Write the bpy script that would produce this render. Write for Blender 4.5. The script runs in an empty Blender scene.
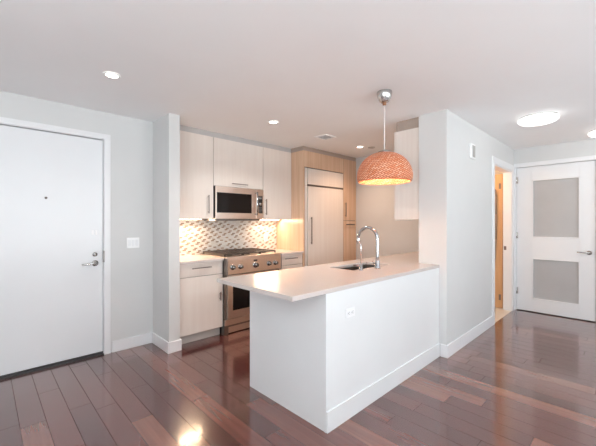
import bpy, bmesh, math, random
from mathutils import Vector, Matrix
S = bpy.context.scene
C = bpy.context.collection
PI = math.pi

# ------------------------------------------------------------------ camera
cam_d = bpy.data.cameras.new('camera')
cam_d.sensor_width = 36.0
cam_d.lens = 326.0 / 596.0 * 36.0
cam_d.shift_y = -0.0013
cam_d.clip_start = 0.05
cam = bpy.data.objects.new('camera', cam_d)
C.objects.link(cam)
cam.location = (0, 0, 1.375)
cam.rotation_euler = (PI / 2, 0, math.radians(45.91 - 90.0))
S.camera = cam

# ------------------------------------------------------------------ world, light, exposure
S.view_settings.view_transform = 'Standard'
S.view_settings.look = 'None'
S.view_settings.gamma = 1.0
S.view_settings.use_curve_mapping = False
S.view_settings.exposure = 0.2
try:
    S.cycles.use_denoising = True
    S.cycles.max_bounces = 10
    S.cycles.diffuse_bounces = 6
    S.cycles.sample_clamp_indirect = 6.0
    S.cycles.caustics_reflective = False
    S.cycles.caustics_refractive = False
except Exception:
    pass
world = bpy.data.worlds.new('world')
S.world = world
world.use_nodes = True
world.node_tree.nodes['Background'].inputs[0].default_value = (0.85, 0.92, 1.0, 1)
world.node_tree.nodes['Background'].inputs[1].default_value = 1.2

def lamp(name, kind, loc, power, color, rot=(0, 0, 0), **kw):
    d = bpy.data.lights.new(name, kind)
    d.energy = power
    d.color = color
    for k, v in kw.items():
        setattr(d, k, v)
    o = bpy.data.objects.new(name, d)
    C.objects.link(o)
    o.location = loc
    o.rotation_euler = rot
    return o
WARM = (1.0, 0.64, 0.41)
WARM2 = (1.0, 0.90, 0.82)
DAY = (0.88, 0.955, 1.0)
# daylight through the wide living room window and the side window (both behind the camera)
lamp('window_daylight', 'AREA', (1.9, -3.44, 1.45), 48, DAY, (math.radians(108), 0, 0), shape='RECTANGLE', size=6.0, size_y=1.9)
lamp('side_window_daylight', 'AREA', (-2.24, -0.9, 1.45), 48, DAY, (math.radians(108), 0, -PI / 2), shape='RECTANGLE', size=2.6, size_y=1.9)
# added upward fill lamps near the windows, only there to brighten the ceiling
lamp('ceiling_fill_back', 'AREA', (1.5, -3.42, 1.3), 330, (0.87, 0.965, 1.0), (math.radians(160), 0, 0), shape='RECTANGLE', size=6.0, size_y=1.5)
lamp('ceiling_fill_side', 'AREA', (-2.0, -0.9, 1.3), 180, (0.87, 0.965, 1.0), (math.radians(160), 0, -PI / 2), shape='RECTANGLE', size=2.6, size_y=1.2)

# ------------------------------------------------------------------ materials
def new_mat(name):
    m = bpy.data.materials.new(name)
    m.use_nodes = True
    nt = m.node_tree
    b = nt.nodes['Principled BSDF']
    return m, nt, b

def plain(name, col, rough=0.5, metal=0.0, spec=0.5, noise=0.0, scale=40, bump=0.0, coat=0.0):
    m, nt, b = new_mat(name)
    b.inputs['Base Color'].default_value = (*col, 1)
    b.inputs['Roughness'].default_value = rough
    b.inputs['Metallic'].default_value = metal
    b.inputs['Specular IOR Level'].default_value = spec
    b.inputs['Coat Weight'].default_value = coat
    b.inputs['Coat Roughness'].default_value = 0.08
    if noise > 0 or bump > 0:
        tc = nt.nodes.new('ShaderNodeTexCoord')
        n = nt.nodes.new('ShaderNodeTexNoise')
        n.inputs['Scale'].default_value = scale
        n.inputs['Detail'].default_value = 4
        nt.links.new(tc.outputs['Object'], n.inputs['Vector'])
        if noise > 0:
            r = nt.nodes.new('ShaderNodeValToRGB')
            r.color_ramp.elements[0].position = 0.3
            r.color_ramp.elements[1].position = 0.7
            r.color_ramp.elements[0].color = (*[c * (1 - noise) for c in col], 1)
            r.color_ramp.elements[1].color = (*[min(1, c * (1 + noise)) for c in col], 1)
            nt.links.new(n.outputs['Fac'], r.inputs['Fac'])
            nt.links.new(r.outputs['Color'], b.inputs['Base Color'])
        if bump > 0:
            bp = nt.nodes.new('ShaderNodeBump')
            bp.inputs['Strength'].default_value = bump
            bp.inputs['Distance'].default_value = 0.002
            nt.links.new(n.outputs['Fac'], bp.inputs['Height'])
            nt.links.new(bp.outputs['Normal'], b.inputs['Normal'])
    return m

def emit(name, col, strength):
    m, nt, b = new_mat(name)
    b.inputs['Base Color'].default_value = (*col, 1)
    b.inputs['Emission Color'].default_value = (*col, 1)
    b.inputs['Emission Strength'].default_value = strength
    return m

def math_node(nt, op, a, b=None):
    n = nt.nodes.new('ShaderNodeMath')
    n.operation = op
    for i, v in enumerate((a, b)):
        if v is None:
            continue
        if isinstance(v, (int, float)):
            n.inputs[i].default_value = v
        else:
            nt.links.new(v, n.inputs[i])
    return n.outputs[0]

def floor_mat():
    m, nt, b = new_mat('dark_wood_planks')
    L = nt.links
    g = nt.nodes.new('ShaderNodeNewGeometry')
    sep = nt.nodes.new('ShaderNodeSeparateXYZ')
    L.new(g.outputs['Position'], sep.inputs[0])
    PW = 0.1385
    v = math_node(nt, 'SUBTRACT', sep.outputs['X'], 0.043 - 40 * PW)
    row = math_node(nt, 'FLOOR', math_node(nt, 'DIVIDE', v, PW))
    wn = nt.nodes.new('ShaderNodeTexWhiteNoise')
    wn.noise_dimensions = '1D'
    L.new(row, wn.inputs['W'])
    u = math_node(nt, 'ADD', sep.outputs['Y'], math_node(nt, 'MULTIPLY', wn.outputs['Value'], 1.3))
    u = math_node(nt, 'ADD', u, 46.3)
    cmb = nt.nodes.new('ShaderNodeCombineXYZ')
    L.new(u, cmb.inputs[0])
    L.new(v, cmb.inputs[1])
    br = nt.nodes.new('ShaderNodeTexBrick')
    br.offset = 0.0
    br.inputs['Scale'].default_value = 1.0
    br.inputs['Brick Width'].default_value = 0.95
    br.inputs['Row Height'].default_value = PW
    br.inputs['Mortar Size'].default_value = 0.0015
    br.inputs['Mortar Smooth'].default_value = 0.1
    br.inputs['Color1'].default_value = (0, 0, 0, 1)
    br.inputs['Color2'].default_value = (1, 1, 1, 1)
    br.inputs['Mortar'].default_value = (0.5, 0.5, 0.5, 1)
    L.new(cmb.outputs[0], br.inputs['Vector'])
    ramp = nt.nodes.new('ShaderNodeValToRGB')
    e = ramp.color_ramp.elements
    e[0].position = 0.0; e[0].color = (*FLOOR_COLS[0], 1)
    e[1].position = 1.0; e[1].color = (*FLOOR_COLS[3], 1)
    k = e.new(0.4); k.color = (*FLOOR_COLS[1], 1)
    k = e.new(0.82); k.color = (*FLOOR_COLS[2], 1)
    L.new(br.outputs['Color'], ramp.inputs['Fac'])
    # grain stretched along the board
    mp = nt.nodes.new('ShaderNodeMapping')
    mp.inputs['Scale'].default_value = (1.6, 26.0, 1.0)
    L.new(cmb.outputs[0], mp.inputs['Vector'])
    n = nt.nodes.new('ShaderNodeTexNoise')
    n.inputs['Scale'].default_value = 1.0
    n.inputs['Detail'].default_value = 5
    n.inputs['Distortion'].default_value = 0.6
    L.new(mp.outputs[0], n.inputs['Vector'])
    gr = nt.nodes.new('ShaderNodeValToRGB')
    gr.color_ramp.elements[0].position = 0.3; gr.color_ramp.elements[0].color = (0.82, 0.80, 0.80, 1)
    gr.color_ramp.elements[1].position = 0.72; gr.color_ramp.elements[1].color = (1.18, 1.15, 1.14, 1)
    L.new(n.outputs['Fac'], gr.inputs['Fac'])
    mul = nt.nodes.new('ShaderNodeMixRGB'); mul.blend_type = 'MULTIPLY'; mul.inputs[0].default_value = 1.0
    L.new(ramp.outputs[0], mul.inputs[1]); L.new(gr.outputs[0], mul.inputs[2])
    mx = nt.nodes.new('ShaderNodeMixRGB')
    L.new(br.outputs['Fac'], mx.inputs[0])
    L.new(mul.outputs[0], mx.inputs[1])
    mx.inputs[2].default_value = (0.045, 0.022, 0.019, 1)
    L.new(mx.outputs[0], b.inputs['Base Color'])
    b.inputs['Roughness'].default_value = 0.2
    b.inputs['Specular IOR Level'].default_value = 0.9
    b.inputs['Coat IOR'].default_value = 1.55
    inv = math_node(nt, 'SUBTRACT', 1.0, br.outputs['Fac'])
    L.new(math_node(nt, 'ADD', math_node(nt, 'MULTIPLY', inv, 0.65), 0.35), b.inputs['Coat Weight'])
    L.new(math_node(nt, 'MULTIPLY', inv, 0.6), b.inputs['Specular IOR Level'])
    b.inputs['Coat Roughness'].default_value = 0.12
    n2 = nt.nodes.new('ShaderNodeTexNoise')
    n2.inputs['Scale'].default_value = 5.0
    L.new(g.outputs['Position'], n2.inputs['Vector'])
    rr = nt.nodes.new('ShaderNodeMapRange')
    rr.inputs['To Min'].default_value = 0.15
    rr.inputs['To Max'].default_value = 0.27
    L.new(n2.outputs['Fac'], rr.inputs['Value'])
    L.new(rr.outputs[0], b.inputs['Roughness'])
    bp = nt.nodes.new('ShaderNodeBump')
    bp.inputs['Strength'].default_value = 0.25
    bp.inputs['Distance'].default_value = 0.001
    bp.invert = True
    L.new(br.outputs['Fac'], bp.inputs['Height'])
    L.new(bp.outputs[0], b.inputs['Normal'])
    return m

def mosaic_mat():
    m, nt, b = new_mat('glass_mosaic')
    L = nt.links
    g = nt.nodes.new('ShaderNodeNewGeometry')
    sep = nt.nodes.new('ShaderNodeSeparateXYZ')
    L.new(g.outputs['Position'], sep.inputs[0])
    RH, TW = 0.0185, 0.047
    row = math_node(nt, 'FLOOR', math_node(nt, 'DIVIDE', sep.outputs['Z'], RH))
    u = math_node(nt, 'SUBTRACT', sep.outputs['X'], math_node(nt, 'MULTIPLY', row, 0.021))
    u = math_node(nt, 'ADD', u, 20.0)
    cmb = nt.nodes.new('ShaderNodeCombineXYZ')
    L.new(u, cmb.inputs[0]); L.new(sep.outputs['Z'], cmb.inputs[1])
    br = nt.nodes.new('ShaderNodeTexBrick')
    br.offset = 0.0
    br.inputs['Scale'].default_value = 1.0
    br.inputs['Brick Width'].default_value = TW
    br.inputs['Row Height'].default_value = RH
    br.inputs['Mortar Size'].default_value = 0.0014
    br.inputs['Color1'].default_value = (0, 0, 0, 1)
    br.inputs['Color2'].default_value = (1, 1, 1, 1)
    br.inputs['Mortar'].default_value = (0.2, 0.2, 0.2, 1)
    L.new(cmb.outputs[0], br.inputs['Vector'])
    # every third tile along the stepped rows is one of the brown ones
    idx = math_node(nt, 'FLOOR', math_node(nt, 'DIVIDE', u, TW))
    third = math_node(nt, 'LESS_THAN', math_node(nt, 'MODULO', math_node(nt, 'ADD', idx, math_node(nt, 'MULTIPLY', math_node(nt, 'FLOOR', math_node(nt, 'DIVIDE', row, 2.0)), 2.0)), 3.0), 0.5)
    def ramp_of(cols):
        r = nt.nodes.new('ShaderNodeValToRGB')
        r.color_ramp.interpolation = 'CONSTANT'
        e = r.color_ramp.elements
        e[0].position = 0.0; e[0].color = (*cols[0][1], 1)
        e[1].position = cols[1][0]; e[1].color = (*cols[1][1], 1)
        for p_, c_ in cols[2:]:
            k_ = e.new(p_); k_.color = (*c_, 1)
        L.new(br.outputs['Color'], r.inputs['Fac'])
        return r
    pale = ramp_of([(0, (0.80, 0.77, 0.73)), (0.45, (0.74, 0.70, 0.65)), (0.75, (0.82, 0.80, 0.77))])
    dark = ramp_of([(0, (0.36, 0.25, 0.18)), (0.35, (0.30, 0.22, 0.18)), (0.55, (0.45, 0.32, 0.23)), (0.85, (0.76, 0.72, 0.67))])
    ramp = nt.nodes.new('ShaderNodeMixRGB')
    L.new(third, ramp.inputs[0]); L.new(pale.outputs[0], ramp.inputs[1]); L.new(dark.outputs[0], ramp.inputs[2])
    mx = nt.nodes.new('ShaderNodeMixRGB')
    L.new(br.outputs['Fac'], mx.inputs[0]); L.new(ramp.outputs[0], mx.inputs[1])
    mx.inputs[2].default_value = (0.72, 0.69, 0.65, 1)
    L.new(mx.outputs[0], b.inputs['Base Color'])
    b.inputs['Roughness'].default_value = 0.18
    return m

def wood_mat(name, c1, c2, rough=0.22, scale=(26, 26, 1.1), coat=0.0):
    m, nt, b = new_mat(name)
    L = nt.links
    tc = nt.nodes.new('ShaderNodeTexCoord')
    mp = nt.nodes.new('ShaderNodeMapping')
    mp.inputs['Scale'].default_value = scale
    L.new(tc.outputs['Object'], mp.inputs[0])
    n = nt.nodes.new('ShaderNodeTexNoise')
    n.inputs['Scale'].default_value = 1.0
    n.inputs['Detail'].default_value = 4
    n.inputs['Distortion'].default_value = 0.4
    L.new(mp.outputs[0], n.inputs['Vector'])
    r = nt.nodes.new('ShaderNodeValToRGB')
    r.color_ramp.elements[0].position = 0.3; r.color_ramp.elements[0].color = (*c1, 1)
    r.color_ramp.elements[1].position = 0.7; r.color_ramp.elements[1].color = (*c2, 1)
    L.new(n.outputs['Fac'], r.inputs['Fac'])
    L.new(r.outputs[0], b.inputs['Base Color'])
    b.inputs['Roughness'].default_value = rough
    b.inputs['Coat Weight'].default_value = coat
    b.inputs['Coat Roughness'].default_value = 0.06
    return m

def shade_mat():
    m, nt, b = new_mat('woven_bamboo')
    L = nt.links
    uv = nt.nodes.new('ShaderNodeTexCoord')
    mp = nt.nodes.new('ShaderNodeMapping')
    mp.inputs['Rotation'].default_value = (0, 0, 0.45)
    mp.inputs['Scale'].default_value = (1, 1, 1)
    L.new(uv.outputs['UV'], mp.inputs[0])
    br = nt.nodes.new('ShaderNodeTexBrick')
    br.offset = 0.5
    br.inputs['Scale'].default_value = 1.0
    br.inputs['Brick Width'].default_value = 0.040
    br.inputs['Row Height'].default_value = 0.0145
    br.inputs['Mortar Size'].default_value = 0.0034
    br.inputs['Color1'].default_value = (0.78, 0.28, 0.13, 1)
    br.inputs['Color2'].default_value = (0.95, 0.60, 0.41, 1)
    br.inputs['Mortar'].default_value = (0.48, 0.12, 0.045, 1)
    L.new(mp.outputs[0], br.inputs['Vector'])
    L.new(br.outputs['Color'], b.inputs['Base Color'])
    b.inputs['Roughness'].default_value = 0.55
    tr = nt.nodes.new('ShaderNodeBsdfTranslucent')
    L.new(br.outputs['Color'], tr.inputs['Color'])
    mix = nt.nodes.new('ShaderNodeMixShader')
    mix.inputs[0].default_value = 0.10
    L.new(b.outputs[0], mix.inputs[1]); L.new(tr.outputs[0], mix.inputs[2])
    L.new(mix.outputs[0], nt.nodes['Material Output'].inputs['Surface'])
    bp = nt.nodes.new('ShaderNodeBump')
    bp.inputs['Strength'].default_value = 0.6
    bp.inputs['Distance'].default_value = 0.003
    bp.invert = True
    L.new(br.outputs['Fac'], bp.inputs['Height'])
    L.new(bp.outputs[0], b.inputs['Normal'])
    return m

def tile_mat():
    m, nt, b = new_mat('pale_stone_tile')
    L = nt.links
    g = nt.nodes.new('ShaderNodeNewGeometry')
    br = nt.nodes.new('ShaderNodeTexBrick')
    br.offset = 0.5
    br.inputs['Scale'].default_value = 1.0
    br.inputs['Brick Width'].default_value = 0.6
    br.inputs['Row Height'].default_value = 0.3
    br.inputs['Mortar Size'].default_value = 0.002
    br.inputs['Color1'].default_value = (0.66, 0.60, 0.52, 1)
    br.inputs['Color2'].default_value = (0.70, 0.64, 0.56, 1)
    br.inputs['Mortar'].default_value = (0.5, 0.45, 0.4, 1)
    L.new(g.outputs['Position'], br.inputs['Vector'])
    L.new(br.outputs['Color'], b.inputs['Base Color'])
    b.inputs['Roughness'].default_value = 0.35
    return m

FLOOR_COLS = [(0.078, 0.023, 0.020), (0.108, 0.033, 0.028), (0.165, 0.055, 0.044), (0.245, 0.105, 0.076)]
M = {}
M['floor'] = floor_mat()
M['wall'] = plain('white_wall_paint', (0.69, 0.69, 0.685), 0.6, spec=0.3, noise=0.012, scale=3, bump=0.03)
M['ceiling'] = plain('white_ceiling_paint', (0.93, 0.935, 0.94), 0.8, spec=0.2, noise=0.01, scale=2)
M['trim'] = plain('white_trim_enamel', (0.84, 0.84, 0.85), 0.35, noise=0.008, scale=6)
M['door'] = plain('white_door_enamel', (0.82, 0.83, 0.845), 0.32, noise=0.008, scale=4)
M['gloss_white'] = plain('gloss_white_laminate', (0.82, 0.83, 0.835), 0.16, noise=0.008, scale=4)
M['quartz'] = plain('pale_quartz', (0.64, 0.57, 0.535), 0.2, noise=0.05, scale=260)
M['laminate'] = wood_mat('bleached_ash_laminate', (0.775, 0.70, 0.645), (0.81, 0.745, 0.69), 0.10)
M['oak'] = wood_mat('pale_oak_veneer', (0.64, 0.43, 0.295), (0.74, 0.53, 0.38), 0.25)
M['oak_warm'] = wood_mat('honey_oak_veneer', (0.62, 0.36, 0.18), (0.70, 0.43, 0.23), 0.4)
M['toe'] = plain('grey_toe_kick', (0.62, 0.58, 0.55), 0.4, noise=0.02)
M['carcass'] = plain('dark_seam', (0.22, 0.19, 0.17), 0.6, noise=0.02)
M['filler_warm'] = plain('warm_filler', (0.42, 0.34, 0.29), 0.5, noise=0.02)
M['filler'] = plain('grey_filler', (0.50, 0.48, 0.47), 0.5, noise=0.02)
M['steel'] = plain('warm_tinted_steel', (0.80, 0.67, 0.585), 0.3, metal=1.0, noise=0.04, scale=90)  # warm tint in the colour stands in for warm light reflected by the steel
M['steel_dark'] = plain('dark_steel', (0.30, 0.27, 0.25), 0.35, metal=1.0, noise=0.05, scale=60)
M['chrome'] = plain('polished_chrome', (0.46, 0.46, 0.47), 0.2, metal=1.0, noise=0.01)
M['nickel'] = plain('satin_nickel', (0.62, 0.61, 0.60), 0.25, metal=1.0, noise=0.02)
M['handle'] = plain('dark_nickel', (0.25, 0.21, 0.19), 0.3, metal=1.0, noise=0.03)
M['black_glass'] = plain('black_oven_glass', (0.010, 0.008, 0.008), 0.06, spec=0.25, noise=0.05)
M['black'] = plain('black_plastic', (0.02, 0.02, 0.02), 0.35, noise=0.05)
M['knob'] = plain('knob_steel', (0.30, 0.28, 0.27), 0.22, metal=1.0, noise=0.03)
M['stile'] = plain('bright_aluminium', (0.88, 0.86, 0.85), 0.5, metal=0.5, noise=0.02)
M['iron'] = plain('cast_iron', (0.055, 0.042, 0.036), 0.36, noise=0.15, bump=0.1)
M['dark_gap'] = plain('dark_threshold', (0.035, 0.03, 0.03), 0.35, noise=0.05)
M['plate'] = plain('white_plastic_plate', (0.93, 0.93, 0.93), 0.3, noise=0.005)
M['slot'] = plain('grey_slot', (0.25, 0.25, 0.25), 0.5, noise=0.02)
M['grille'] = plain('grey_chime_grille', (0.42, 0.40, 0.38), 0.5, noise=0.05, scale=200)
M['frosted'] = plain('grey_frosted_glass', (0.46, 0.455, 0.455), 0.3, spec=0.5, noise=0.04, scale=3)
M['shade'] = shade_mat()
M['mosaic'] = mosaic_mat()
M['tile'] = tile_mat()
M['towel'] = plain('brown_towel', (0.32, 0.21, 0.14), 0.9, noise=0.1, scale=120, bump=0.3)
M['cord'] = plain('white_cord', (0.85, 0.82, 0.80), 0.4, noise=0.01)
M['glow_down'] = emit('recessed_glow', (1.0, 0.90, 0.78), 9.0)
M['glow_disc'] = emit('flush_light_glow', (1.0, 0.975, 0.94), 1.6)
M['glow_bulb'] = emit('bulb_glow', (1.0, 0.66, 0.40), 120.0)
M['glow_strip'] = emit('strip_glow', (1.0, 0.80, 0.60), 9.0)
M['glow_sign'] = emit('display_glow', (1.0, 0.95, 0.9), 1.2)
M['pane'] = plain('window_pane', (0.9, 0.95, 1.0), 0.05)
_p = M['pane'].node_tree.nodes['Principled BSDF']
_p.inputs['Transmission Weight'].default_value = 1.0
_p.inputs['IOR'].default_value = 1.02

# ------------------------------------------------------------------ mesh builder
class MB:
    def __init__(self):
        self.bm = bmesh.new()
        self.uv = self.bm.loops.layers.uv.new('UVMap')
        self.smooth = []
    def _append(self, t, smooth=False):
        vm = {v: self.bm.verts.new(v.co) for v in t.verts}
        for f in t.faces:
            try:
                nf = self.bm.faces.new([vm[v] for v in f.verts])
                nf.smooth = smooth
            except ValueError:
                pass
        t.free()
    def box(self, x0, x1, y0, y1, z0, z1, bev=0.0, seg=2):
        t = bmesh.new()
        bmesh.ops.create_cube(t, size=1.0)
        sx, sy, sz = abs(x1 - x0), abs(y1 - y0), abs(z1 - z0)
        for v in t.verts:
            v.co = Vector(((x0 + x1) / 2 + v.co.x * sx, (y0 + y1) / 2 + v.co.y * sy, (z0 + z1) / 2 + v.co.z * sz))
        if bev > 0:
            bmesh.ops.bevel(t, geom=list(t.edges), offset=min(bev, 0.45 * min(sx, sy, sz)), segments=seg, profile=0.6, affect='EDGES')
        self._append(t)
        return self
    def cells(self, xs, ys, skip, z0, z1, bev=0.0):
        """a slab made of grid cells, leaving the skipped cells open"""
        t = bmesh.new()
        g = [[t.verts.new((x, y, z1)) for y in ys] for x in xs]
        fs = []
        for i in range(len(xs) - 1):
            for j in range(len(ys) - 1):
                if (i, j) not in skip:
                    fs.append(t.faces.new((g[i][j], g[i + 1][j], g[i + 1][j + 1], g[i][j + 1])))
        for v in [v for v in t.verts if not v.link_faces]:
            t.verts.remove(v)
        r = bmesh.ops.extrude_face_region(t, geom=fs)
        for v in r['geom']:
            if isinstance(v, bmesh.types.BMVert):
                v.co.z = z0
        bmesh.ops.recalc_face_normals(t, faces=list(t.faces))
        if bev > 0:
            ed = [e for e in t.edges if len(e.link_faces) == 2 and e.calc_face_angle(0) > 0.5]
            bmesh.ops.bevel(t, geom=ed, offset=bev, segments=2, profile=0.6, affect='EDGES')
        self._append(t)
        return self
    def tube(self, pts, r, seg=14, caps=True):
        pts = [Vector(p) for p in pts]
        rs = r if isinstance(r, (list, tuple)) else [r] * len(pts)
        t = bmesh.new()
        rings = []
        up = None
        for i, p in enumerate(pts):
            d = (pts[min(i + 1, len(pts) - 1)] - pts[max(i - 1, 0)]).normalized()
            if up is None:
                up = d.orthogonal().normalized()
            up = (up - d * up.dot(d)).normalized()
            s = d.cross(up)
            rings.append([t.verts.new(p + (up * math.cos(a) + s * math.sin(a)) * rs[i]) for a in [2 * PI * k / seg for k in range(seg)]])
        for i in range(len(rings) - 1):
            for k in range(seg):
                t.faces.new((rings[i][k], rings[i][(k + 1) % seg], rings[i + 1][(k + 1) % seg], rings[i + 1][k]))
        if caps:
            t.faces.new(rings[0][::-1]); t.faces.new(rings[-1])
        bmesh.ops.recalc_face_normals(t, faces=list(t.faces))
        self._append(t, True)
        return self
    def cyl(self, a, b, r, seg=24):
        return self.tube([a, b], r, seg)
    def lathe(self, prof, cx, cy, seg=40, axis='z', smooth=True, uvscale=0.0):
        """profile of (radius, height) pairs turned about a vertical axis"""
        bm = self.bm
        rings = []
        for (r, z) in prof:
            if r < 1e-6:
                rings.append([bm.verts.new((cx, cy, z))])
            else:
                rings.append([bm.verts.new((cx + r * math.cos(2 * PI * k / seg), cy + r * math.sin(2 * PI * k / seg), z)) for k in range(seg)])
        s = 0
        for i in range(len(rings) - 1):
            A, B = rings[i], rings[i + 1]
            ds = math.hypot(prof[i + 1][0] - prof[i][0], prof[i + 1][1] - prof[i][1])
            for k in range(seg):
                k2 = (k + 1) % seg
                if len(A) == 1 and len(B) == 1:
                    continue
                if len(A) == 1:
                    vs = [A[0], B[k2], B[k]]; uvs = [(k, s), (k + 1, s + ds), (k, s + ds)]
                elif len(B) == 1:
                    vs = [A[k], A[k2], B[0]]; uvs = [(k, s), (k + 1, s), (k, s + ds)]
                else:
                    vs = [A[k], A[k2], B[k2], B[k]]; uvs = [(k, s), (k + 1, s), (k + 1, s + ds), (k, s + ds)]
                f = bm.faces.new(vs)
                f.smooth = smooth
                if uvscale:
                    for lp, q in zip(f.loops, uvs):
                        lp[self.uv].uv = (q[0] / seg * uvscale, q[1])
            s += ds
        return self
    def build(self, name, mat, parent=None, keep=False, recalc=True):
        """parent None: a top-level object with its origin at its base (or the world origin if keep)"""
        bm = self.bm
        if recalc:
            bmesh.ops.recalc_face_normals(bm, faces=list(bm.faces))
        if parent is not None:
            off = ORG[parent.name]
        elif keep:
            off = Vector((0, 0, 0))
        else:
            xs = [v.co.x for v in bm.verts]; ys = [v.co.y for v in bm.verts]; zs = [v.co.z for v in bm.verts]
            off = Vector(((min(xs) + max(xs)) / 2, (min(ys) + max(ys)) / 2, min(zs)))
        bmesh.ops.translate(bm, verts=list(bm.verts), vec=-off)
        me = bpy.data.meshes.new(name)
        bm.to_mesh(me)
        bm.free()
        me.materials.append(mat)
        o = bpy.data.objects.new(name, me)
        C.objects.link(o)
        if parent is not None:
            o.parent = parent
        else:
            o.location = off
        ORG[o.name] = off
        return o
ORG = {}

def tag(o, label=None, cat=None, group=None, kind=None):
    if label: o['label'] = label
    if cat: o['category'] = cat
    if group: o['group'] = group
    if kind: o['kind'] = kind
    return o
def thing(name, label, cat, loc, group=None, kind=None):
    o = bpy.data.objects.new(name, None)
    o.empty_display_size = 0.05
    C.objects.link(o)
    o.location = loc
    ORG[o.name] = Vector(loc)
    return tag(o, label, cat, group, kind)
def copy_thing(src, delta, label):
    c = src.copy(); C.objects.link(c)
    c.location = Vector(src.location) + Vector(delta)
    c['label'] = label
    for ch in src.children:
        d = ch.copy(); C.objects.link(d); d.parent = c
        for g in ch.children:
            h = g.copy(); C.objects.link(h); h.parent = d
    return c
def box(*a, **k):
    return MB().box(*a, **k)
def structure(name, mb, mat, label, cat, keep=True):
    return tag(mb.build(name, mat, keep=keep), label, cat, kind='structure')

# bar pulls: two posts and a bar, standing off a face that looks towards -Y
def pull_v(x, y, z0, z1, parent, mat='handle', r=0.0055):
    mb = MB().box(x - r, x + r, y - 0.032, y - 0.021, z0, z1, 0.002)
    mb.cyl((x, y, z0 + 0.02), (x, y - 0.024, z0 + 0.02), 0.004, 10)
    mb.cyl((x, y, z1 - 0.02), (x, y - 0.024, z1 - 0.02), 0.004, 10)
    return mb.build('handle', M[mat], parent)
def pull_h(x0, x1, y, z, parent, mat='handle', r=0.005):
    mb = MB().box(x0, x1, y - 0.032, y - 0.021, z - r, z + r, 0.002)
    mb.cyl((x0 + 0.02, y, z), (x0 + 0.02, y - 0.024, z), 0.004, 10)
    mb.cyl((x1 - 0.02, y, z), (x1 - 0.02, y - 0.024, z), 0.004, 10)
    return mb.build('handle', M[mat], parent)

CZ = 2.52           # ceiling height
# ================================================================== the room
fl = MB().box(-2.25, 6.15, -3.5, 1.325, -0.1, 0.0).box(-2.25, 4.85, 1.325, 4.2, -0.1, 0.0)
structure('floor', fl, M['floor'], 'dark reddish brown glossy wooden plank floor', 'floor')
structure('floor_bathroom', box(4.85, 6.75, 1.325, 3.5, -0.1, 0.0), M['tile'], 'pale stone tile floor beyond the doorway', 'floor')
structure('ceiling', box(-2.35, 6.85, -3.6, 4.3, CZ, CZ + 0.12), M['ceiling'], 'flat white ceiling', 'ceiling')

EY = 3.84            # entry wall face
mb = MB().box(-2.25, -0.012, EY, EY + 0.14, 0, CZ).box(0.92, 1.42, EY, EY + 0.14, 0, CZ).box(-0.012, 0.92, EY, EY + 0.14, 2.247, CZ)
mb.box(-0.012, 0.92, EY + 0.10, EY + 0.14, 0, 2.247)
structure('wall_entry', mb, M['wall'], 'white wall around the plain entry door', 'wall')
structure('wall_partition', box(1.405, 1.524, 3.395, 4.2, 0, CZ, 0.002), M['wall'], 'narrow white partition end between entry wall and kitchen', 'wall')
structure('wall_kitchen', box(1.524, 4.9, 4.081, 4.2, 0, CZ), M['wall'], 'kitchen back wall behind the range and cabinets', 'wall')
structure('wall_kitchen_end', box(4.79, 4.9, 1.625, 4.08, 0, CZ), M['wall'], 'plain end wall of the kitchen behind the faucet', 'wall')
HY = 1.325           # hall wall face
mb = MB().box(3.382, 4.9, HY, 1.62, 0, CZ, 0.002).box(4.9, 4.975, HY, HY + 0.11, 0, CZ).box(5.90, 6.15, HY, HY + 0.11, 0, CZ).box(4.975, 5.90, HY, HY + 0.11, 2.165, CZ)
structure('wall_hall', mb, M['wall'], 'bright white wall and corner beside the peninsula with the bathroom doorway', 'wall')
RX = 6.03            # right wall face
mb = MB().box(RX, RX + 0.12, 1.298, HY, 0, CZ).box(RX, RX + 0.12, 0.362, 1.298, 2.236, CZ).box(RX, RX + 0.12, -3.5, 0.362, 0, CZ).box(RX + 0.08, RX + 0.12, 0.362, 1.298, 0, 2.236)
structure('wall_right', mb, M['wall'], 'white wall around the door with two grey panes', 'wall')
mb = MB().box(-2.25, -1.75, -3.6, -3.5, 0, CZ).box(4.95, 6.15, -3.6, -3.5, 0, CZ).box(-1.75, 4.95, -3.6, -3.5, 0, 0.45).box(-1.75, 4.95, -3.6, -3.5, 2.42, CZ)
structure('wall_back', mb, M['wall'], 'window wall behind the camera', 'wall')
mb = MB().box(-2.35, -2.25, -3.6, -2.25, 0, CZ).box(-2.35, -2.25, 0.45, 4.2, 0, CZ).box(-2.35, -2.25, -2.25, 0.45, 0, 0.45).box(-2.35, -2.25, -2.25, 0.45, 2.42, CZ)
structure('wall_left', mb, M['wall'], 'side wall with a window out of view at left', 'wall')
mb = MB().box(6.65, 6.75, HY + 0.11, 3.5, 0, CZ).box(4.9, 6.75, 3.4, 3.5, 0, CZ).box(4.9, 4.92, 1.62, 3.4, 0, CZ).box(6.15, 6.75, HY, HY + 0.11, 0, CZ)
structure('wall_bathroom', mb, M['wall'], 'bathroom walls seen as a sliver through the doorway', 'wall')

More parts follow.
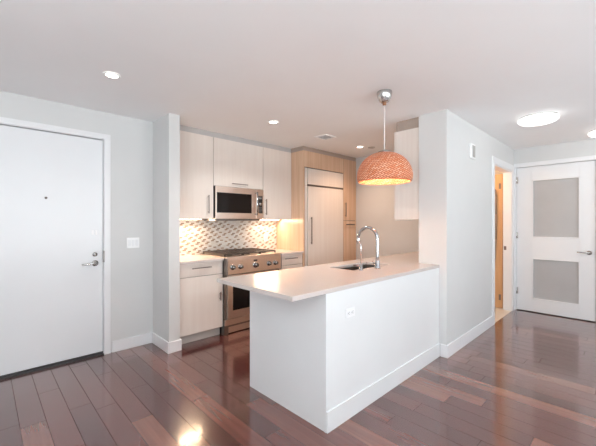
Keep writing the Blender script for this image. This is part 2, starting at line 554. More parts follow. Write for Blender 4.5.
def window(name, x0, x1, y0, y1, label):
    w = thing(name, label, 'window', ((x0 + x1) / 2, (y0 + y1) / 2, 0.45), kind='structure')
    f = MB(); p = MB()
    horiz = abs(x1 - x0) > abs(y1 - y0)
    n = 4 if horiz else 2
    f.box(x0, x1, y0, y1, 0.45, 0.51).box(x0, x1, y0, y1, 2.36, 2.42)
    for k in range(n + 1):
        if horiz:
            c = x0 + 0.03 + (x1 - x0 - 0.06) * k / n
            f.box(c - 0.03, c + 0.03, y0, y1, 0.45, 2.42)
        else:
            c = y0 + 0.03 + (y1 - y0 - 0.06) * k / n
            f.box(x0, x1, c - 0.03, c + 0.03, 0.45, 2.42)
    f.build('window_frame', M['trim'], w)
    if horiz:
        p.box(x0, x1, (y0 + y1) / 2 - 0.03, (y0 + y1) / 2 - 0.022, 0.5, 2.38)
    else:
        p.box((x0 + x1) / 2 - 0.03, (x0 + x1) / 2 - 0.022, y0, y1, 0.5, 2.38)
    p.build('window_pane', M['pane'], w)
window('window_1', -1.75, 4.95, -3.59, -3.51, 'wide window behind the camera')
window('window_2', -2.34, -2.26, -2.25, 0.45, 'side window behind the camera at left')

# baseboards
BB = 0.118
def bboard(name, mb, label):
    return structure(name, mb, M['trim'], label, 'baseboard')
bboard('baseboard_entry', box(0.985, 1.405, EY - 0.014, EY, 0, BB, 0.004), 'white baseboard between entry door and partition')
mb = MB().box(1.391, 1.405, 3.381, EY - 0.014, 0, BB, 0.004).box(1.405, 1.538, 3.381, 3.395, 0, BB, 0.004).box(1.524, 1.538, 3.395, 3.46, 0, BB, 0.004)
bboard('baseboard_partition', mb, 'white baseboard wrapping the narrow partition end')
mb = MB().box(3.369, 4.883, HY - 0.014, HY, 0, 0.13, 0.004).box(3.369, 3.382, HY, 1.384, 0, 0.13, 0.004)
bboard('baseboard_hall', mb, 'white baseboard along the bright hall wall')
bboard('baseboard_right', box(RX - 0.014, RX, -3.5, 0.28, 0, BB, 0.004), 'white baseboard right of the door with two grey panes')

# casings
CY = EY - 0.016
mb = MB().box(0.912, 0.968, CY, EY, 0, 2.239, 0.003).box(-0.06, -0.004, CY, EY, 0, 2.239, 0.003).box(-0.06, 0.968, CY, EY, 2.239, 2.29, 0.003)
mb.box(0.908, 0.92, EY, EY + 0.1, 0, 2.247).box(-0.012, 0.0, EY, EY + 0.1, 0, 2.247).box(0, 0.908, EY, EY + 0.1, 2.235, 2.247)
structure('trim_1', mb, M['trim'], 'white casing around the plain entry door', 'door frame')
HB = HY - 0.015
mb = MB().box(4.885, 4.972, HB, HY, 0, 2.168, 0.003).box(5.903, 5.985, HB, HY, 0, 2.168, 0.003).box(4.885, 5.985, HB, HY, 2.168, 2.258, 0.003)
mb.box(4.963, 4.985, HY, HY + 0.115, 0, 2.165).box(5.888, 5.90, HY, HY + 0.115, 0, 2.165).box(4.975, 5.90, HY, HY + 0.115, 2.153, 2.165)
structure('trim_2', mb, M['trim'], 'white casing around the narrow bathroom doorway', 'door frame')
RC = RX - 0.014
mb = MB().box(RC, RX, 1.296, 1.324, 0, 2.232, 0.003).box(RC, RX, 0.285, 0.364, 0, 2.232, 0.003).box(RC, RX, 0.285, 1.324, 2.232, 2.292, 0.003)
mb.box(RX, RX + 0.08, 1.292, 1.30, 0, 2.236).box(RX, RX + 0.08, 0.36, 0.368, 0, 2.236).box(RX, RX + 0.08, 0.368, 1.292, 2.229, 2.236)
structure('trim_3', mb, M['trim'], 'white casing around the door with two grey panes', 'door frame')

# ------------------------------------------------------------------ entry door
SY = EY + 0.022
d = thing('door_1', 'plain flat white entry door with a satin lever', 'door', (0.454, SY + 0.022, 0), kind='structure')
box(0.004, 0.904, SY, SY + 0.045, 0.03, 2.228, 0.002).build('slab', M['door'], d)
mb = MB().cyl((0.832, SY, 0.955), (0.832, SY - 0.012, 0.955), 0.03, 28).cyl((0.832, SY - 0.012, 0.955), (0.832, SY - 0.05, 0.955), 0.012, 16)
lv = mb.build('lever_rose', M['nickel'], d)
MB().tube([(0.84, SY - 0.05, 0.955), (0.80, SY - 0.052, 0.955), (0.75, SY - 0.05, 0.953), (0.71, SY - 0.044, 0.950)], [0.011, 0.011, 0.0095, 0.008], 14).build('lever', M['nickel'], lv)
mb = MB().cyl((0.832, SY, 1.045), (0.832, SY - 0.01, 1.045), 0.022, 24)
db = mb.build('deadbolt', M['nickel'], d)
MB().box(0.826, 0.838, SY - 0.03, SY - 0.01, 1.025, 1.065, 0.003).build('thumb_turn', M['handle'], db)
MB().cyl((0.432, SY, 1.605), (0.432, SY - 0.006, 1.605), 0.011, 20).build('peephole', M['handle'], d)
mb = MB().box(0.802, 0.822, SY - 0.006, SY, 1.245, 1.293, 0.003).box(0.836, 0.852, SY - 0.006, SY, 1.245, 1.293, 0.003)
o = mb.build('sensor_plate', M['plate'], d); o['label'] = 'two small bright white plates above the deadbolt'
box(0.9035, 0.913, CY - 0.002, SY - 0.006, 0.96, 1.08, 0.001).build('strike_plate', M['steel_dark'], d)
structure('trim_4', MB().box(0.0, 0.908, EY - 0.012, EY + 0.09, 0.0, 0.012, 0.002).box(0.0, 0.908, SY - 0.004, EY + 0.07, 0.012, 0.028),
          M['dark_gap'], 'black threshold strip under the entry door', 'threshold')

# ------------------------------------------------------------------ door with two grey panes
SX = RX + 0.012
d = thing('door_2', 'white door with two grey frosted panes', 'door', (SX + 0.022, 0.83, 0), kind='structure')
Y0, Y1 = 0.372, 1.289
ya, yb = 0.534, 1.091
mb = MB()
mb.box(SX, SX + 0.045, Y0, ya, 0.012, 2.224, 0.002).box(SX, SX + 0.045, yb, Y1, 0.012, 2.224, 0.002)
mb.box(SX, SX + 0.045, ya, yb, 0.012, 0.205).box(SX, SX + 0.045, ya, yb, 0.825, 1.143).box(SX, SX + 0.045, ya, yb, 2.02, 2.224)
mb.build('slab', M['door'], d)
for (z0, z1) in ((0.205, 0.825), (1.143, 2.02)):
    b = box(SX + 0.018, SX + 0.026, ya, yb, z0, z1).build('glass_pane', M['frosted'], d)
    w = 0.014
    mb = MB().box(SX - 0.006, SX + 0.018, ya, ya + w, z0, z1, 0.002).box(SX - 0.006, SX + 0.018, yb - w, yb, z0, z1, 0.002)
    mb.box(SX - 0.006, SX + 0.018, ya, yb, z0, z0 + w, 0.002).box(SX - 0.006, SX + 0.018, ya, yb, z1 - w, z1, 0.002)
    mb.build('glazing_bead', M['trim'], d)
for z in (2.03, 1.17, 0.305):
    MB().cyl((SX - 0.008, 1.293, z - 0.05), (SX - 0.008, 1.293, z + 0.05), 0.008, 14).box(SX - 0.004, SX + 0.001, 1.27, 1.293, z - 0.05, z + 0.05).build('hinge', M['nickel'], d)
mb = MB().cyl((SX, 0.435, 0.952), (SX - 0.012, 0.435, 0.952), 0.028, 28).cyl((SX - 0.012, 0.435, 0.952), (SX - 0.05, 0.435, 0.952), 0.012, 16)
lv = mb.build('lever_rose', M['handle'], d)
MB().tube([(SX - 0.05, 0.43, 0.952), (SX - 0.052, 0.47, 0.953), (SX - 0.048, 0.53, 0.954), (SX - 0.042, 0.56, 0.954)], [0.011, 0.010, 0.009, 0.008], 14).build('lever', M['nickel'], lv)

# ------------------------------------------------------------------ open bathroom door and what hangs on it
d = thing('door_3', 'warm lit wooden door standing open inside the bathroom doorway', 'door', (5.94, 1.46, 0), kind='structure')
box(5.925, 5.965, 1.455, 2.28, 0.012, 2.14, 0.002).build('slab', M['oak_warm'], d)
for z in (0.18, 1.95):
    box(5.920, 5.925, 1.478, 1.508, z - 0.045, z + 0.045, 0.001).build('hinge', M['handle'], d)
box(5.8865, 5.888, 1.395, 1.428, 0.94, 1.0, 0.0005).build('latch_plate', M['handle'], d)
mb = MB()
rows = [(1.90, 1.545, 1.60), (1.80, 1.535, 1.66), (1.5, 1.53, 1.72), (1.1, 1.535, 1.72), (0.8, 1.55, 1.70), (0.62, 1.575, 1.64)]
for a, b in zip(rows[:-1], rows[1:]):
    t = bmesh.new()
    vs = [t.verts.new(p) for p in ((5.905, a[1], a[0]), (5.905, a[2], a[0]), (5.905, b[2], b[0]), (5.905, b[1], b[0]),
                                   (5.920, a[1], a[0]), (5.920, a[2], a[0]), (5.920, b[2], b[0]), (5.920, b[1], b[0]))]
    for q in ((0, 1, 2, 3), (7, 6, 5, 4), (0, 3, 7, 4), (1, 5, 6, 2), (0, 4, 5, 1), (3, 2, 6, 7)):
        t.faces.new([vs[i] for i in q])
    mb._append(t, True)
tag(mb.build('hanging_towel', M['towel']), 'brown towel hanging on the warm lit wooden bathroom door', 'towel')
lamp('bathroom_light', 'POINT', (5.45, 2.2, 2.2), 24, (1.0, 0.62, 0.34), shadow_soft_size=0.1)

# ================================================================== kitchen run along the back wall
WY = 4.08
KZ = 0.942           # top of the back counters
BF = 3.47            # base cabinet fronts
X0, X1, X2, X3 = 1.526, 2.095, 2.965, 3.455     # left cabinet | range | right cabinet | refrigerator panel

def base_cabinet(x0, x1, label, fronts, side_pull=None):
    c = thing('base_cabinet', label, 'cabinet', ((x0 + x1) / 2, 3.8, 0), group='base cabinets along the kitchen wall')
    box(x0, x1, BF + 0.022, WY, 0.105, KZ - 0.032).build('body', M['carcass'], c)
    box(x0, x1, BF + 0.075, BF + 0.09, 0, 0.105).build('toe_kick', M['toe'], c)
    for (kind, z0, z1) in fronts:
        f = box(x0 + 0.002, x1 - 0.003, BF, BF + 0.02, z0, z1, 0.0015).build(kind, M['laminate'], c)
        if kind == 'drawer':
            pull_h((x0 + x1) / 2 - 0.12, (x0 + x1) / 2 + 0.12, BF, z1 - 0.055 if z1 > 0.8 else z1 - 0.06, f)
        else:
            pull_v(x1 - 0.045, BF, 0.44, 0.54, f)
    return c
base_cabinet(X0, X1, 'bleached wood base cabinet left of the range with one drawer and door', (('drawer', 0.758, KZ - 0.034), ('door', 0.112, 0.752)))
base_cabinet(X2, X3, 'narrow drawer base cabinet between the range and refrigerator', (('drawer', 0.758, KZ - 0.034), ('drawer', 0.44, 0.752), ('drawer', 0.112, 0.434)))
tag(box(X0, X1 - 0.001, BF - 0.025, WY, KZ - 0.03, KZ, 0.003).build('countertop', M['quartz']), 'short pale stone countertop left of the range', 'countertop')
tag(box(X2 + 0.001, X3 - 0.001, BF - 0.025, WY, KZ - 0.03, KZ, 0.003).build('countertop', M['quartz']), 'short pale stone countertop between range and refrigerator', 'countertop')
tag(box(X0, X3 - 0.002, WY - 0.010, WY, KZ, 1.4185).build('backsplash', M['mosaic']), 'brown and white mosaic tile backsplash behind the range', 'backsplash')

# ------------------------------------------------------------------ range
RF = 3.43
r = thing('range', 'stainless steel gas range with black grates and five knobs', 'range', ((X1 + X2) / 2, 3.75, 0))
rx0, rx1 = X1 + 0.003, X2 - 0.003
box(rx0, rx1, RF + 0.03, WY - 0.012, 0.09, KZ - 0.01).build('body', M['steel_dark'], r)
t = MB().box(rx0, rx1, RF - 0.03, WY - 0.012, KZ - 0.01, KZ + 0.012, 0.004)
top = t.build('cooktop', M['steel'], r)
# sloping control panel
mb = MB()
tt = bmesh.new()
pr = [(RF - 0.045, 0.745), (RF - 0.05, 0.915), (RF - 0.035, KZ + 0.004), (RF + 0.03, KZ + 0.004), (RF + 0.03, 0.745)]
A = [tt.verts.new((rx0 + 0.012, y, z)) for y, z in pr]; B = [tt.verts.new((rx1 - 0.012, y, z)) for y, z in pr]
tt.faces.new(A); tt.faces.new(B[::-1])
for i in range(5):
    j = (i + 1) % 5
    tt.faces.new((A[i], B[i], B[j], A[j]))
mb._append(tt)
cp = mb.build('control_panel', M['steel'], r)
KF = RF - 0.048
for i, x in enumerate((2.175, 2.285, 2.515, 2.735, 2.845)):
    big = i == 2
    rr = 0.030 if big else 0.024
    mb = MB().cyl((x, KF + 0.004, 0.83), (x, KF - 0.008, 0.83), rr + 0.008, 24).cyl((x, KF - 0.008, 0.83), (x, KF - 0.045, 0.83), rr * 0.85, 24)
    mb.box(x - 0.005, x + 0.005, KF - 0.055, KF - 0.045, 0.83 - rr * 0.8, 0.83 + rr * 0.8, 0.002)
    k = mb.build('knob', M['knob'], cp)
    if big:
        MB().box(x - 0.028, x + 0.028, KF - 0.006, KF + 0.004, 0.878, 0.897, 0.002).build('dial_window', M['black'], cp)
for x in (rx0, rx1 - 0.012):
    box(x, x + 0.012, RF - 0.055, RF + 0.05, 0.735, KZ, 0.004).build('end_cap', M['steel_dark'], r)
dr = box(rx0 + 0.035, rx1 - 0.035, RF - 0.012, RF + 0.03, 0.20, 0.725, 0.004).build('oven_door', M['steel'], r)
box(rx0 + 0.105, rx1 - 0.105, RF - 0.016, RF - 0.008, 0.295, 0.60, 0.003).build('oven_window', M['black_glass'], dr)
mb = MB().cyl((rx0 + 0.06, RF - 0.06, 0.685), (rx1 - 0.06, RF - 0.06, 0.685), 0.013, 18)
for x in (rx0 + 0.10, rx1 - 0.10):
    mb.cyl((x, RF - 0.01, 0.685), (x, RF - 0.06, 0.685), 0.010, 14)
mb.build('handle', M['chrome'], dr)
for x in (rx0, rx1 - 0.033):
    box(x, x + 0.033, RF + 0.005, RF + 0.03, 0.10, 0.73).build('side_trim', M['steel_dark'], r)
box(rx0, rx1, RF - 0.004, RF + 0.03, 0.122, 0.192, 0.003).build('lower_panel', M['steel'], r)
kp = MB().box(rx0 + 0.03, rx1 - 0.03, RF + 0.04, RF + 0.055, 0.012, 0.095).build('kick_plate', M['steel'], r)
for x in (rx0, rx1 - 0.06):
    box(x, x + 0.06, RF + 0.015, RF + 0.08, 0.0, 0.10, 0.004).build('foot', M['steel_dark'], r)
# burners and grates
GX = [rx0 + 0.02, rx0 + 0.02 + (rx1 - rx0 - 0.04) / 3, rx0 + 0.02 + 2 * (rx1 - rx0 - 0.04) / 3, rx1 - 0.02]
for i in range(3):
    gx0, gx1 = GX[i] + 0.003, GX[i + 1] - 0.003
    gy0, gy1 = RF + 0.05, WY - 0.06
    mb = MB()
    z0, z1 = KZ + 0.028, KZ + 0.046
    for y in (gy0, (gy0 + gy1) / 2 - 0.006, gy1 - 0.014):
        mb.box(gx0, gx1, y, y + 0.014, z0, z1, 0.003)
    for x in (gx0, (gx0 + gx1) / 2 - 0.006, gx1 - 0.013):
        mb.box(x, x + 0.013, gy0, gy1, z0, z1, 0.003)
    for q in (0.25, 0.75):
        y = gy0 + (gy1 - gy0) * q
        mb.box(gx0 + 0.03, gx1 - 0.03, y - 0.005, y + 0.005, z0, z1, 0.002)
        for sx in (0.28, 0.72):
            x = gx0 + (gx1 - gx0) * sx
            mb.box(x - 0.005, x + 0.005, y - 0.09, y + 0.09, z0, z1, 0.002)
    for x in (gx0, gx1 - 0.014):
        for y in (gy0, gy1 - 0.014):
            mb.box(x, x + 0.014, y, y + 0.014, KZ + 0.012, z0)
    mb.build('grate', M['iron'], top)
    for q in (0.25, 0.75):
        y = gy0 + (gy1 - gy0) * q
        MB().lathe([(0, KZ + 0.012), (0.052, KZ + 0.012), (0.05, KZ + 0.019), (0.036, KZ + 0.02), (0.034, KZ + 0.027), (0, KZ + 0.028)], (gx0 + gx1) / 2, y, 24).build('burner', M['iron'], top)

# ------------------------------------------------------------------ upper cabinets
UF, UB, UT = 3.715, 1.42, 2.455
U1, U2, U3 = 2.107, 2.9, X3
def upper(x0, x1, z0, label):
    c = thing('upper_cabinet', label, 'cabinet', ((x0 + x1) / 2, 3.9, z0), group='upper cabinets along the kitchen wall')
    box(x0 + 0.001, x1 - 0.001, UF + 0.021, WY, z0 + 0.004, UT).build('body', M['carcass'], c)
    f = box(x0 + 0.003, x1 - 0.003, UF, UF + 0.02, z0, UT, 0.0015).build('door', M['laminate'], c)
    return c, f
c, f = upper(X0, U1, UB, 'leftmost upper cabinet beside the white partition'); pull_v(2.03, UF, 1.485, 1.715, f)
c, f = upper(U1, U2, 1.842, 'wide upper cabinet directly above the microwave'); pull_h(2.365, 2.62, UF, 1.885, f)
c, f = upper(U2, U3, UB, 'upper cabinet between the microwave and refrigerator panel'); pull_v(2.945, UF, 1.48, 1.71, f)
tag(box(X0, X3 - 0.001, UF + 0.008, UF + 0.04, UT, CZ).build('cabinet_filler', M['filler']), 'grey filler strip between the upper cabinets and ceiling', 'trim')

# ------------------------------------------------------------------ microwave
MF = 3.675
m = thing('microwave', 'stainless steel microwave mounted above the range', 'microwave', (2.5, 3.87, 1.41))
mx0, mx1, mz0, mz1 = 2.118, 2.875, 1.415, 1.835
box(mx0, mx1, MF + 0.02, WY - 0.012, mz0, mz1).build('body', M['black'], m)
dd = MB().box(mx0, 2.745, MF, MF + 0.02, mz0 + 0.004, mz1, 0.003).build('door', M['steel'], m)
box(mx0 + 0.014, 2.668, MF - 0.003, MF + 0.004, 1.497, 1.757, 0.002).build('door_window', M['black_glass'], dd)
mb = MB().cyl((2.735, MF - 0.045, 1.47), (2.735, MF - 0.045, 1.79), 0.013, 18)
for z in (1.485, 1.775):
    mb.cyl((2.735, MF, z), (2.735, MF - 0.045, z), 0.010, 12)
mb.build('handle', M['chrome'], dd)
cp = box(2.747, mx1, MF, MF + 0.02, mz0 + 0.004, mz1, 0.003).build('control_panel', M['steel'], m)
box(2.768, 2.858, MF - 0.003, MF + 0.004, 1.50, 1.745, 0.002).build('keypad', M['black'], cp)
box(2.784, 2.842, MF - 0.005, MF - 0.002, 1.70, 1.725, 0.001).build('display', M['slot'], cp)
MB().cyl((2.813, MF - 0.002, 1.63), (2.813, MF - 0.014, 1.63), 0.022, 20).build('dial', M['chrome'], cp)
mb = MB()
for i in range(4):
    for j in range(3):
        mb.box(2.784 + j * 0.022, 2.796 + j * 0.022, MF - 0.005, MF - 0.002, 1.515 + i * 0.02, 1.524 + i * 0.02)
mb.build('keys', M['slot'], cp)
box(mx0 + 0.02, mx1 - 0.02, MF + 0.06, WY - 0.05, 1.395, 1.415, 0.003).build('vent_underside', M['steel_dark'], m)

# light strips under the two upper cabinets
def light_strip(x0, x1, label, power):
    s = thing('light_strip', label, 'light', ((x0 + x1) / 2, 3.97, UB - 0.012), group='light strips under the upper cabinets')
    box(x0, x1, 3.955, 3.99, UB - 0.008, UB + 0.004, 0.002).build('housing', M['plate'], s)
    box(x0 + 0.01, x1 - 0.01, 3.962, 3.983, UB - 0.012, UB - 0.008).build('diffuser', M['glow_strip'], s)
    lamp('strip_glow', 'AREA', ((x0 + x1) / 2, 3.972, UB - 0.02), power, (1.0, 0.70, 0.45), (math.radians(-35), 0, 0), shape='RECTANGLE', size=x1 - x0 - 0.04, size_y=0.03)
light_strip(1.56, 2.08, 'slim glowing light strip under the leftmost upper cabinet', 6.5)
light_strip(2.93, 3.43, 'slim glowing light strip under the cabinet right of the microwave', 4)
def outlet(name, label, box6, centres, vert, mat='plate', group=None):
    o = tag(box(*box6, 0.002).build(name, M[mat]), label, 'outlet', group)
    yf = box6[2]
    for (x, z) in centres:
        mb = MB().box(x - 0.017, x + 0.017, yf - 0.0025, yf + 0.001, z - 0.015, z + 0.015, 0.002)
        q = mb.build('socket', M[mat], o)
        for dx, dz, w, h in ((-0.007, 0.003, 0.0016, 0.006), (0.007, 0.003, 0.0016, 0.005), (0.0, -0.009, 0.003, 0.003)):
            if not vert:
                dx, dz, w, h = dz, -dx, h, w
            box(x + dx - w, x + dx + w, yf - 0.0035, yf - 0.002, z + dz - h, z + dz + h).build('slot', M['slot'], q)
    return o
outlet('electrical_outlet', 'pale outlet on the mosaic backsplash right of the range', (3.19, 3.265, WY - 0.016, WY - 0.010, 1.07, 1.19), ((3.2275, 1.152), (3.2275, 1.108)), True)

# ------------------------------------------------------------------ refrigerator wall
FF = 3.45
tag(box(3.457, 3.481, FF, WY, 0, UT, 0.001).build('refrigerator_side_panel', M['oak']), 'tall pale oak panel on the left side of the refrigerator', 'panel')
fr = thing('refrigerator', 'built in refrigerator faced with pale wood panels and a long bar handle', 'refrigerator', (3.95, 3.77, 0))
fx0, fx1 = 3.485, 4.418
box(fx0, fx1, FF + 0.03, WY, 0.0, 2.205).build('body', M['steel_dark'], fr)
MB().box(fx0 + 0.014, fx0 + 0.055, FF + 0.006, FF + 0.03, 0.1, 2.20, 0.002).build('steel_stile', M['stile'], fr)
box(fx0 + 0.066, fx1 - 0.004, FF, FF + 0.03, 1.955, 2.198, 0.0015).build('grille_panel', M['laminate'], fr)
pd = box(fx0 + 0.066, fx1 - 0.004, FF, FF + 0.03, 0.115, 1.925, 0.0015).build('door_panel', M['laminate'], fr)
pull_v(3.612, FF, 1.04, 1.455, pd, 'handle', 0.007)
box(fx0 + 0.01, fx1, FF + 0.06, FF + 0.075, 0.0, 0.10).build('toe_kick', M['toe'], fr)
bc = thing('bridge_cabinet', 'low wide pale cabinet directly above the refrigerator', 'cabinet', (3.95, 3.77, 2.205))
box(fx0, fx1, FF + 0.022, WY, 2.207, UT).build('body', M['carcass'], bc)
box(fx0 - 0.002, fx1 - 0.003, FF, FF + 0.02, 2.212, UT, 0.0015).build('door', M['oak'], bc)
pc = thing('pantry_cabinet', 'tall narrow pale oak pantry cabinet right of the refrigerator', 'cabinet', (4.6, 3.77, 0))
px0, px1 = 4.42, 4.782
box(px0, px1, FF + 0.022, WY, 0.0, UT).build('body', M['carcass'], pc)
ud = box(px0 + 0.002, px1 - 0.002, FF, FF + 0.02, 1.405, UT, 0.0015).build('door', M['oak'], pc)
pull_v(4.462, FF, 1.47, 1.71, ud)
ld = box(px0 + 0.002, px1 - 0.002, FF, FF + 0.02, 0.10, 1.398, 0.0015).build('door', M['oak'], pc)
pull_h(4.475, 4.70, FF, 1.335, ld, 'handle', 0.009)
tag(MB().box(3.457, 4.788, FF + 0.010, FF + 0.045, UT, CZ).box(3.457, 3.48, FF + 0.045, WY, UT, CZ).build('cabinet_filler', M['filler_warm']), 'grey filler strip between the refrigerator wall and ceiling', 'trim')

# upper cabinet on the back of the hall wall
wc = thing('upper_cabinet', 'upper cabinet hanging behind the white corner, over the far end of the peninsula', 'cabinet', (4.09, 1.77, UB), group='upper cabinets over the peninsula')
box(3.40, 4.787, 1.622, 1.90, 1.405, 2.405, 0.001).build('body', M['laminate'], wc)
for x0, x1 in ((3.402, 4.09), (4.094, 4.785)):
    f = box(x0, x1, 1.901, 1.92, 1.402, 2.405, 0.001).build('door', M['laminate'], wc)
tag(box(3.41, 4.787, 1.622, 1.895, 2.406, CZ).build('cabinet_filler', M['filler_warm']), 'brownish filler strip above the cabinet behind the pendant lamp', 'trim')

# ================================================================== peninsula
PZ = 0.938
pn = thing('peninsula_cabinet', 'white panelled kitchen peninsula base', 'cabinet', (2.5, 1.8, 0))
PF = 1.398
box(1.64, 3.37, PF + 0.022, 2.20, 0.10, 0.62).build('body', M['carcass'], pn)
box(1.64, 4.78, 2.205, 2.225, 0.105, PZ - 0.032, 0.001).build('kitchen_front', M['laminate'], pn)
box(1.65, 4.78, 2.10, 2.14, 0.0, 0.105).build('toe_kick', M['toe'], pn)
box(1.612, 1.638, PF + 0.021, 2.245, 0.0, PZ - 0.031, 0.001).build('end_panel', M['gloss_white'], pn)
box(1.609, 3.378, PF, PF + 0.02, 0.0, PZ - 0.031, 0.0015).build('front_panel', M['gloss_white'], pn)
box(1.611, 3.368, PF - 0.011, PF, 0.0, 0.138, 0.003).build('base_trim', M['gloss_white'], pn)
sx0, sx1, sy0, sy1 = 2.42, 3.05, 1.775, 2.065
mb = MB().cells([1.308, sx0, sx1, 3.381, 4.788], [PF - 0.001, 1.6225, sy0, sy1, 2.258], {(1, 2), (3, 0)}, PZ - 0.03, PZ, 0.0025)
tag(mb.build('peninsula_worktop', M['quartz']), 'long pale stone worktop of the peninsula with the sink cut in', 'countertop')
outlet('electrical_outlet', 'white outlet on the front of the peninsula', (1.815, 1.918, PF - 0.005, PF, 0.706, 0.770), ((1.845, 0.738), (1.888, 0.738)), False, 'trim')

# sink: steel basin under the opening
sk = thing('sink', 'undermount steel sink set into the peninsula worktop', 'sink', (2.735, 1.92, 0.68))
mb = MB()
e = 0.006
zt, zb = PZ - 0.031, 0.69
mb.box(sx0 - 0.012, sx0 - e, sy0 - 0.012, sy1 + 0.012, zb, zt).box(sx1 + e, sx1 + 0.012, sy0 - 0.012, sy1 + 0.012, zb, zt)
mb.box(sx0 - e, sx1 + e, sy0 - 0.012, sy0 - e, zb, zt).box(sx0 - e, sx1 + e, sy1 + e, sy1 + 0.012, zb, zt)
mb.box(sx0 - 0.012, sx1 + 0.012, sy0 - 0.012, sy1 + 0.012, zb - 0.006, zb)
mb.build('basin', M['steel_dark'], sk)
MB().lathe([(0, zb + 0.002), (0.035, zb + 0.002), (0.045, zb + 0.005), (0.045, zb)], 2.735, 1.92, 24).build('drain', M['chrome'], sk)

# faucet
fx, fy = 2.68, 1.69
fa = thing('faucet', 'tall chrome gooseneck faucet behind the sink', 'faucet', (fx, fy, PZ))
MB().lathe([(0, PZ), (0.029, PZ), (0.029, PZ + 0.012), (0.024, PZ + 0.018), (0.022, PZ + 0.075), (0.016, PZ + 0.085), (0, PZ + 0.085)], fx, fy, 28).build('base', M['chrome'], fa)
R = 0.108
zc = 1.2155
pts = [(fx, fy, PZ + 0.06), (fx, fy, 1.05), (fx, fy, zc)]
for k in range(1, 17):
    a = PI * k / 16 * 0.97
    pts.append((fx, fy + R - R * math.cos(a), zc + R * math.sin(a)))
MB().tube(pts, 0.0155, 18).build('spout', M['chrome'], fa)
e = pts[-1]
MB().tube([(fx, e[1], e[2] + 0.012), (fx, e[1] + 0.001, e[2] - 0.01), (fx, e[1] + 0.002, e[2] - 0.035), (fx, e[1] + 0.003, e[2] - 0.052)], [0.0145, 0.017, 0.020, 0.019], 18).build('spray_head', M['chrome'], fa)
MB().tube([(fx - 0.02, fy, PZ + 0.045), (fx - 0.05, fy, PZ + 0.05), (fx - 0.075, fy + 0.004, PZ + 0.075)], [0.009, 0.008, 0.006], 12).build('lever', M['handle'], fa)
# slim side tap
tx, ty = 2.462, 1.722
st = thing('filtered_water_tap', 'slim straight chrome tap left of the gooseneck faucet', 'faucet', (tx, ty, PZ))
MB().lathe([(0, PZ), (0.020, PZ), (0.020, PZ + 0.006), (0.014, PZ + 0.012), (0.013, PZ + 0.055), (0, PZ + 0.06)], tx, ty, 24).build('base', M['chrome'], st)
MB().tube([(tx, ty, PZ + 0.05), (tx, ty, 1.16), (tx, ty + 0.008, 1.18), (tx, ty + 0.028, 1.19), (tx, ty + 0.045, 1.182)], 0.0055, 12).build('spout', M['nickel'], st)
MB().tube([(tx, ty, PZ + 0.035), (tx - 0.02, ty + 0.03, PZ + 0.04), (tx - 0.03, ty + 0.06, PZ + 0.046)], [0.007, 0.008, 0.009], 12).build('lever', M['handle'], st)

# ================================================================== lights and ceiling fittings
pl = thing('pendant_lamp', 'orange woven dome pendant lamp hanging over the peninsula', 'lamp', (2.54, 1.53, 1.725))
pcx, pcy = 2.54, 1.53
MB().lathe([(0, CZ), (0.064, CZ), (0.067, CZ - 0.012), (0.060, CZ - 0.045), (0.040, CZ - 0.085), (0.030, CZ - 0.092), (0, CZ - 0.092)], pcx, pcy, 32).build('canopy', M['nickel'], pl)
MB().lathe([(0, CZ - 0.09), (0.018, CZ - 0.09), (0.016, CZ - 0.115), (0, CZ - 0.118)], pcx, pcy, 20).build('cord_grip', plain('copper_brown', (0.35, 0.16, 0.08), 0.4, noise=0.05), pl)
MB().cyl((pcx, pcy, CZ - 0.11), (pcx, pcy, 1.98), 0.0045, 10).build('cord', M['cord'], pl)
prof = []
for k in range(0, 21):
    a = PI / 2 * k / 20
    prof.append((0.025 + 0.213 * math.sin(a), 1.775 + 0.212 * math.cos(a)))
prof += [(0.2375, 1.755), (0.232, 1.738), (0.224, 1.728)]
inner = [(r_ - 0.006, z_ + (0.0 if i == 0 else -0.004)) for i, (r_, z_) in list(enumerate(prof[::-1]))]
sh = MB().lathe(prof + inner, pcx, pcy, 56, uvscale=1.45).build('shade', M['shade'], pl)
MB().lathe([(0, 2.004), (0.02, 2.004), (0.05, 1.996), (0.062, 1.986), (0.055, 1.980), (0, 1.980)], pcx, pcy, 24).build('shade_cap', M['steel_dark'], pl)
MB().cyl((pcx, pcy, 1.975), (pcx, pcy, 1.90), 0.02, 18).build('socket', M['plate'], pl)
MB().lathe([(0, 1.90), (0.02, 1.895), (0.035, 1.865), (0.04, 1.835), (0.035, 1.808), (0.02, 1.792), (0, 1.787)], pcx, pcy, 24).build('bulb', M['glow_bulb'], pl)

def recessed(x, y, label, power, col):
    o = thing('recessed_light', label, 'light', (x, y, CZ), group='recessed ceiling lights')
    MB().lathe([(0.062, CZ - 0.001), (0.062, CZ - 0.006), (0.048, CZ - 0.008), (0.042, CZ - 0.003)], x, y, 32).build('trim_ring', M['plate'], o)
    MB().lathe([(0, CZ - 0.004), (0.044, CZ - 0.004), (0.044, CZ - 0.001), (0, CZ - 0.001)], x, y, 32).build('lens', M['glow_down'], o)
    return o
rl = recessed(0.725, 2.828, 'recessed ceiling light in front of the entry door', 0, WARM2)
spots = [((0.725, 2.828), 16, (1.0, 0.88, 0.76))]
for (x, y, lab, pw, col) in ((2.387, 2.872, 'recessed ceiling light in front of the upper cabinets', 78, WARM2),
                             (4.121, 2.90, 'recessed ceiling light near the pantry and kitchen end wall', 58, WARM)):
    copy_thing(rl, (x - 0.725, y - 2.828, 0), lab)
    spots.append(((x, y), pw, col))
for ((x, y), pw, col) in spots:
    lamp('recessed_spot', 'SPOT', (x, y, CZ - 0.02), pw, col, (0, 0, 0), spot_size=math.radians(138), spot_blend=1.0, shadow_soft_size=0.06)

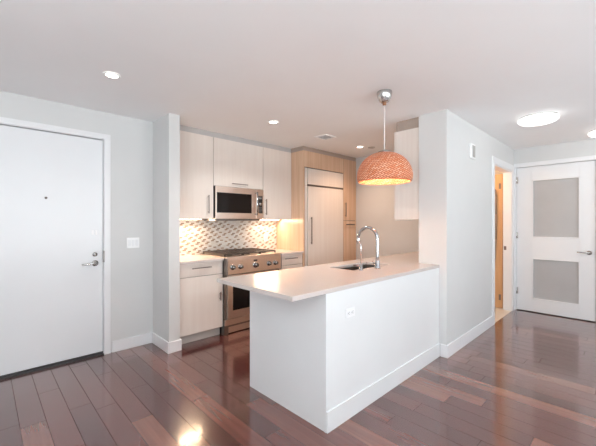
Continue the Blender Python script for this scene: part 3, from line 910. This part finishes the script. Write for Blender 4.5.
def flush(x, y, label):
    o = thing('flush_ceiling_light', label, 'light', (x, y, CZ), group='flush ceiling lights')
    MB().lathe([(0, CZ), (0.172, CZ), (0.172, CZ - 0.014), (0, CZ - 0.014)], x, y, 40).build('base', M['nickel'], o)
    MB().lathe([(0, CZ - 0.015), (0.176, CZ - 0.015), (0.184, CZ - 0.024), (0.181, CZ - 0.040), (0.162, CZ - 0.056), (0.11, CZ - 0.066), (0, CZ - 0.069)], x, y, 40).build('diffuser', M['glow_disc'], o)
    return o
fl1 = flush(4.345, 0.731, 'round glowing flush ceiling light in front of the door with grey panes')
copy_thing(fl1, (5.56 - 4.345, 0.23 - 0.731, 0), 'flush ceiling light cut by the right edge of the picture')
for x, y in ((4.345, 0.731), (5.56, 0.23)):
    lamp('flush_glow', 'POINT', (x, y, CZ - 0.16), 0.7, (1.0, 0.96, 0.91), shadow_soft_size=0.15)

vt = thing('ceiling_vent', 'square white louvred vent in the kitchen ceiling', 'vent', (3.31, 2.89, CZ))
vx, vy, h = 3.31, 2.89, 0.105
mb = MB()
mb.box(vx - h, vx + h, vy - h, vy - h + 0.02, CZ - 0.01, CZ, 0.002).box(vx - h, vx + h, vy + h - 0.02, vy + h, CZ - 0.01, CZ, 0.002)
mb.box(vx - h, vx - h + 0.02, vy - h + 0.02, vy + h - 0.02, CZ - 0.01, CZ).box(vx + h - 0.02, vx + h, vy - h + 0.02, vy + h - 0.02, CZ - 0.01, CZ)
mb.build('frame', M['plate'], vt)
box(vx - h + 0.02, vx + h - 0.02, vy - h + 0.02, vy + h - 0.02, CZ - 0.002, CZ).build('backing', M['black'], vt)
mb = MB()
for k in range(4):
    x = vx - h + 0.045 + k * 0.038
    mb.box(x, x + 0.008, vy - h + 0.02, vy + h - 0.02, CZ - 0.009, CZ - 0.003)
mb.build('louvre', M['plate'], vt)
tag(MB().lathe([(0, CZ - 0.006), (0.05, CZ - 0.006), (0.056, CZ - 0.002), (0.056, CZ), (0, CZ)], 4.276, 2.80, 28).build('sprinkler_cover', M['filler']), 'small flat grey disc in the ceiling behind the pendant lamp', 'sprinkler')

# ------------------------------------------------------------------ wall fittings
sw = thing('light_switch_plate', 'white three gang switch plate right of the entry door', 'switch', (1.19, EY, 1.09))
box(1.128, 1.256, EY - 0.006, EY, 1.092, 1.205, 0.002).build('plate', M['plate'], sw)
for k in range(3):
    x = 1.192 + (k - 1) * 0.038
    box(x - 0.013, x + 0.013, EY - 0.010, EY - 0.005, 1.115, 1.182, 0.002).build('rocker', M['trim'], sw)
ch = thing('door_chime', 'small white box with grey grille high on the hall wall', 'door chime', (4.13, HY, 2.13))
box(4.035, 4.17, HY - 0.022, HY, 2.115, 2.285, 0.004).build('case', M['plate'], ch)
box(4.07, 4.158, HY - 0.025, HY - 0.02, 2.132, 2.268, 0.002).build('grille', M['grille'], ch)
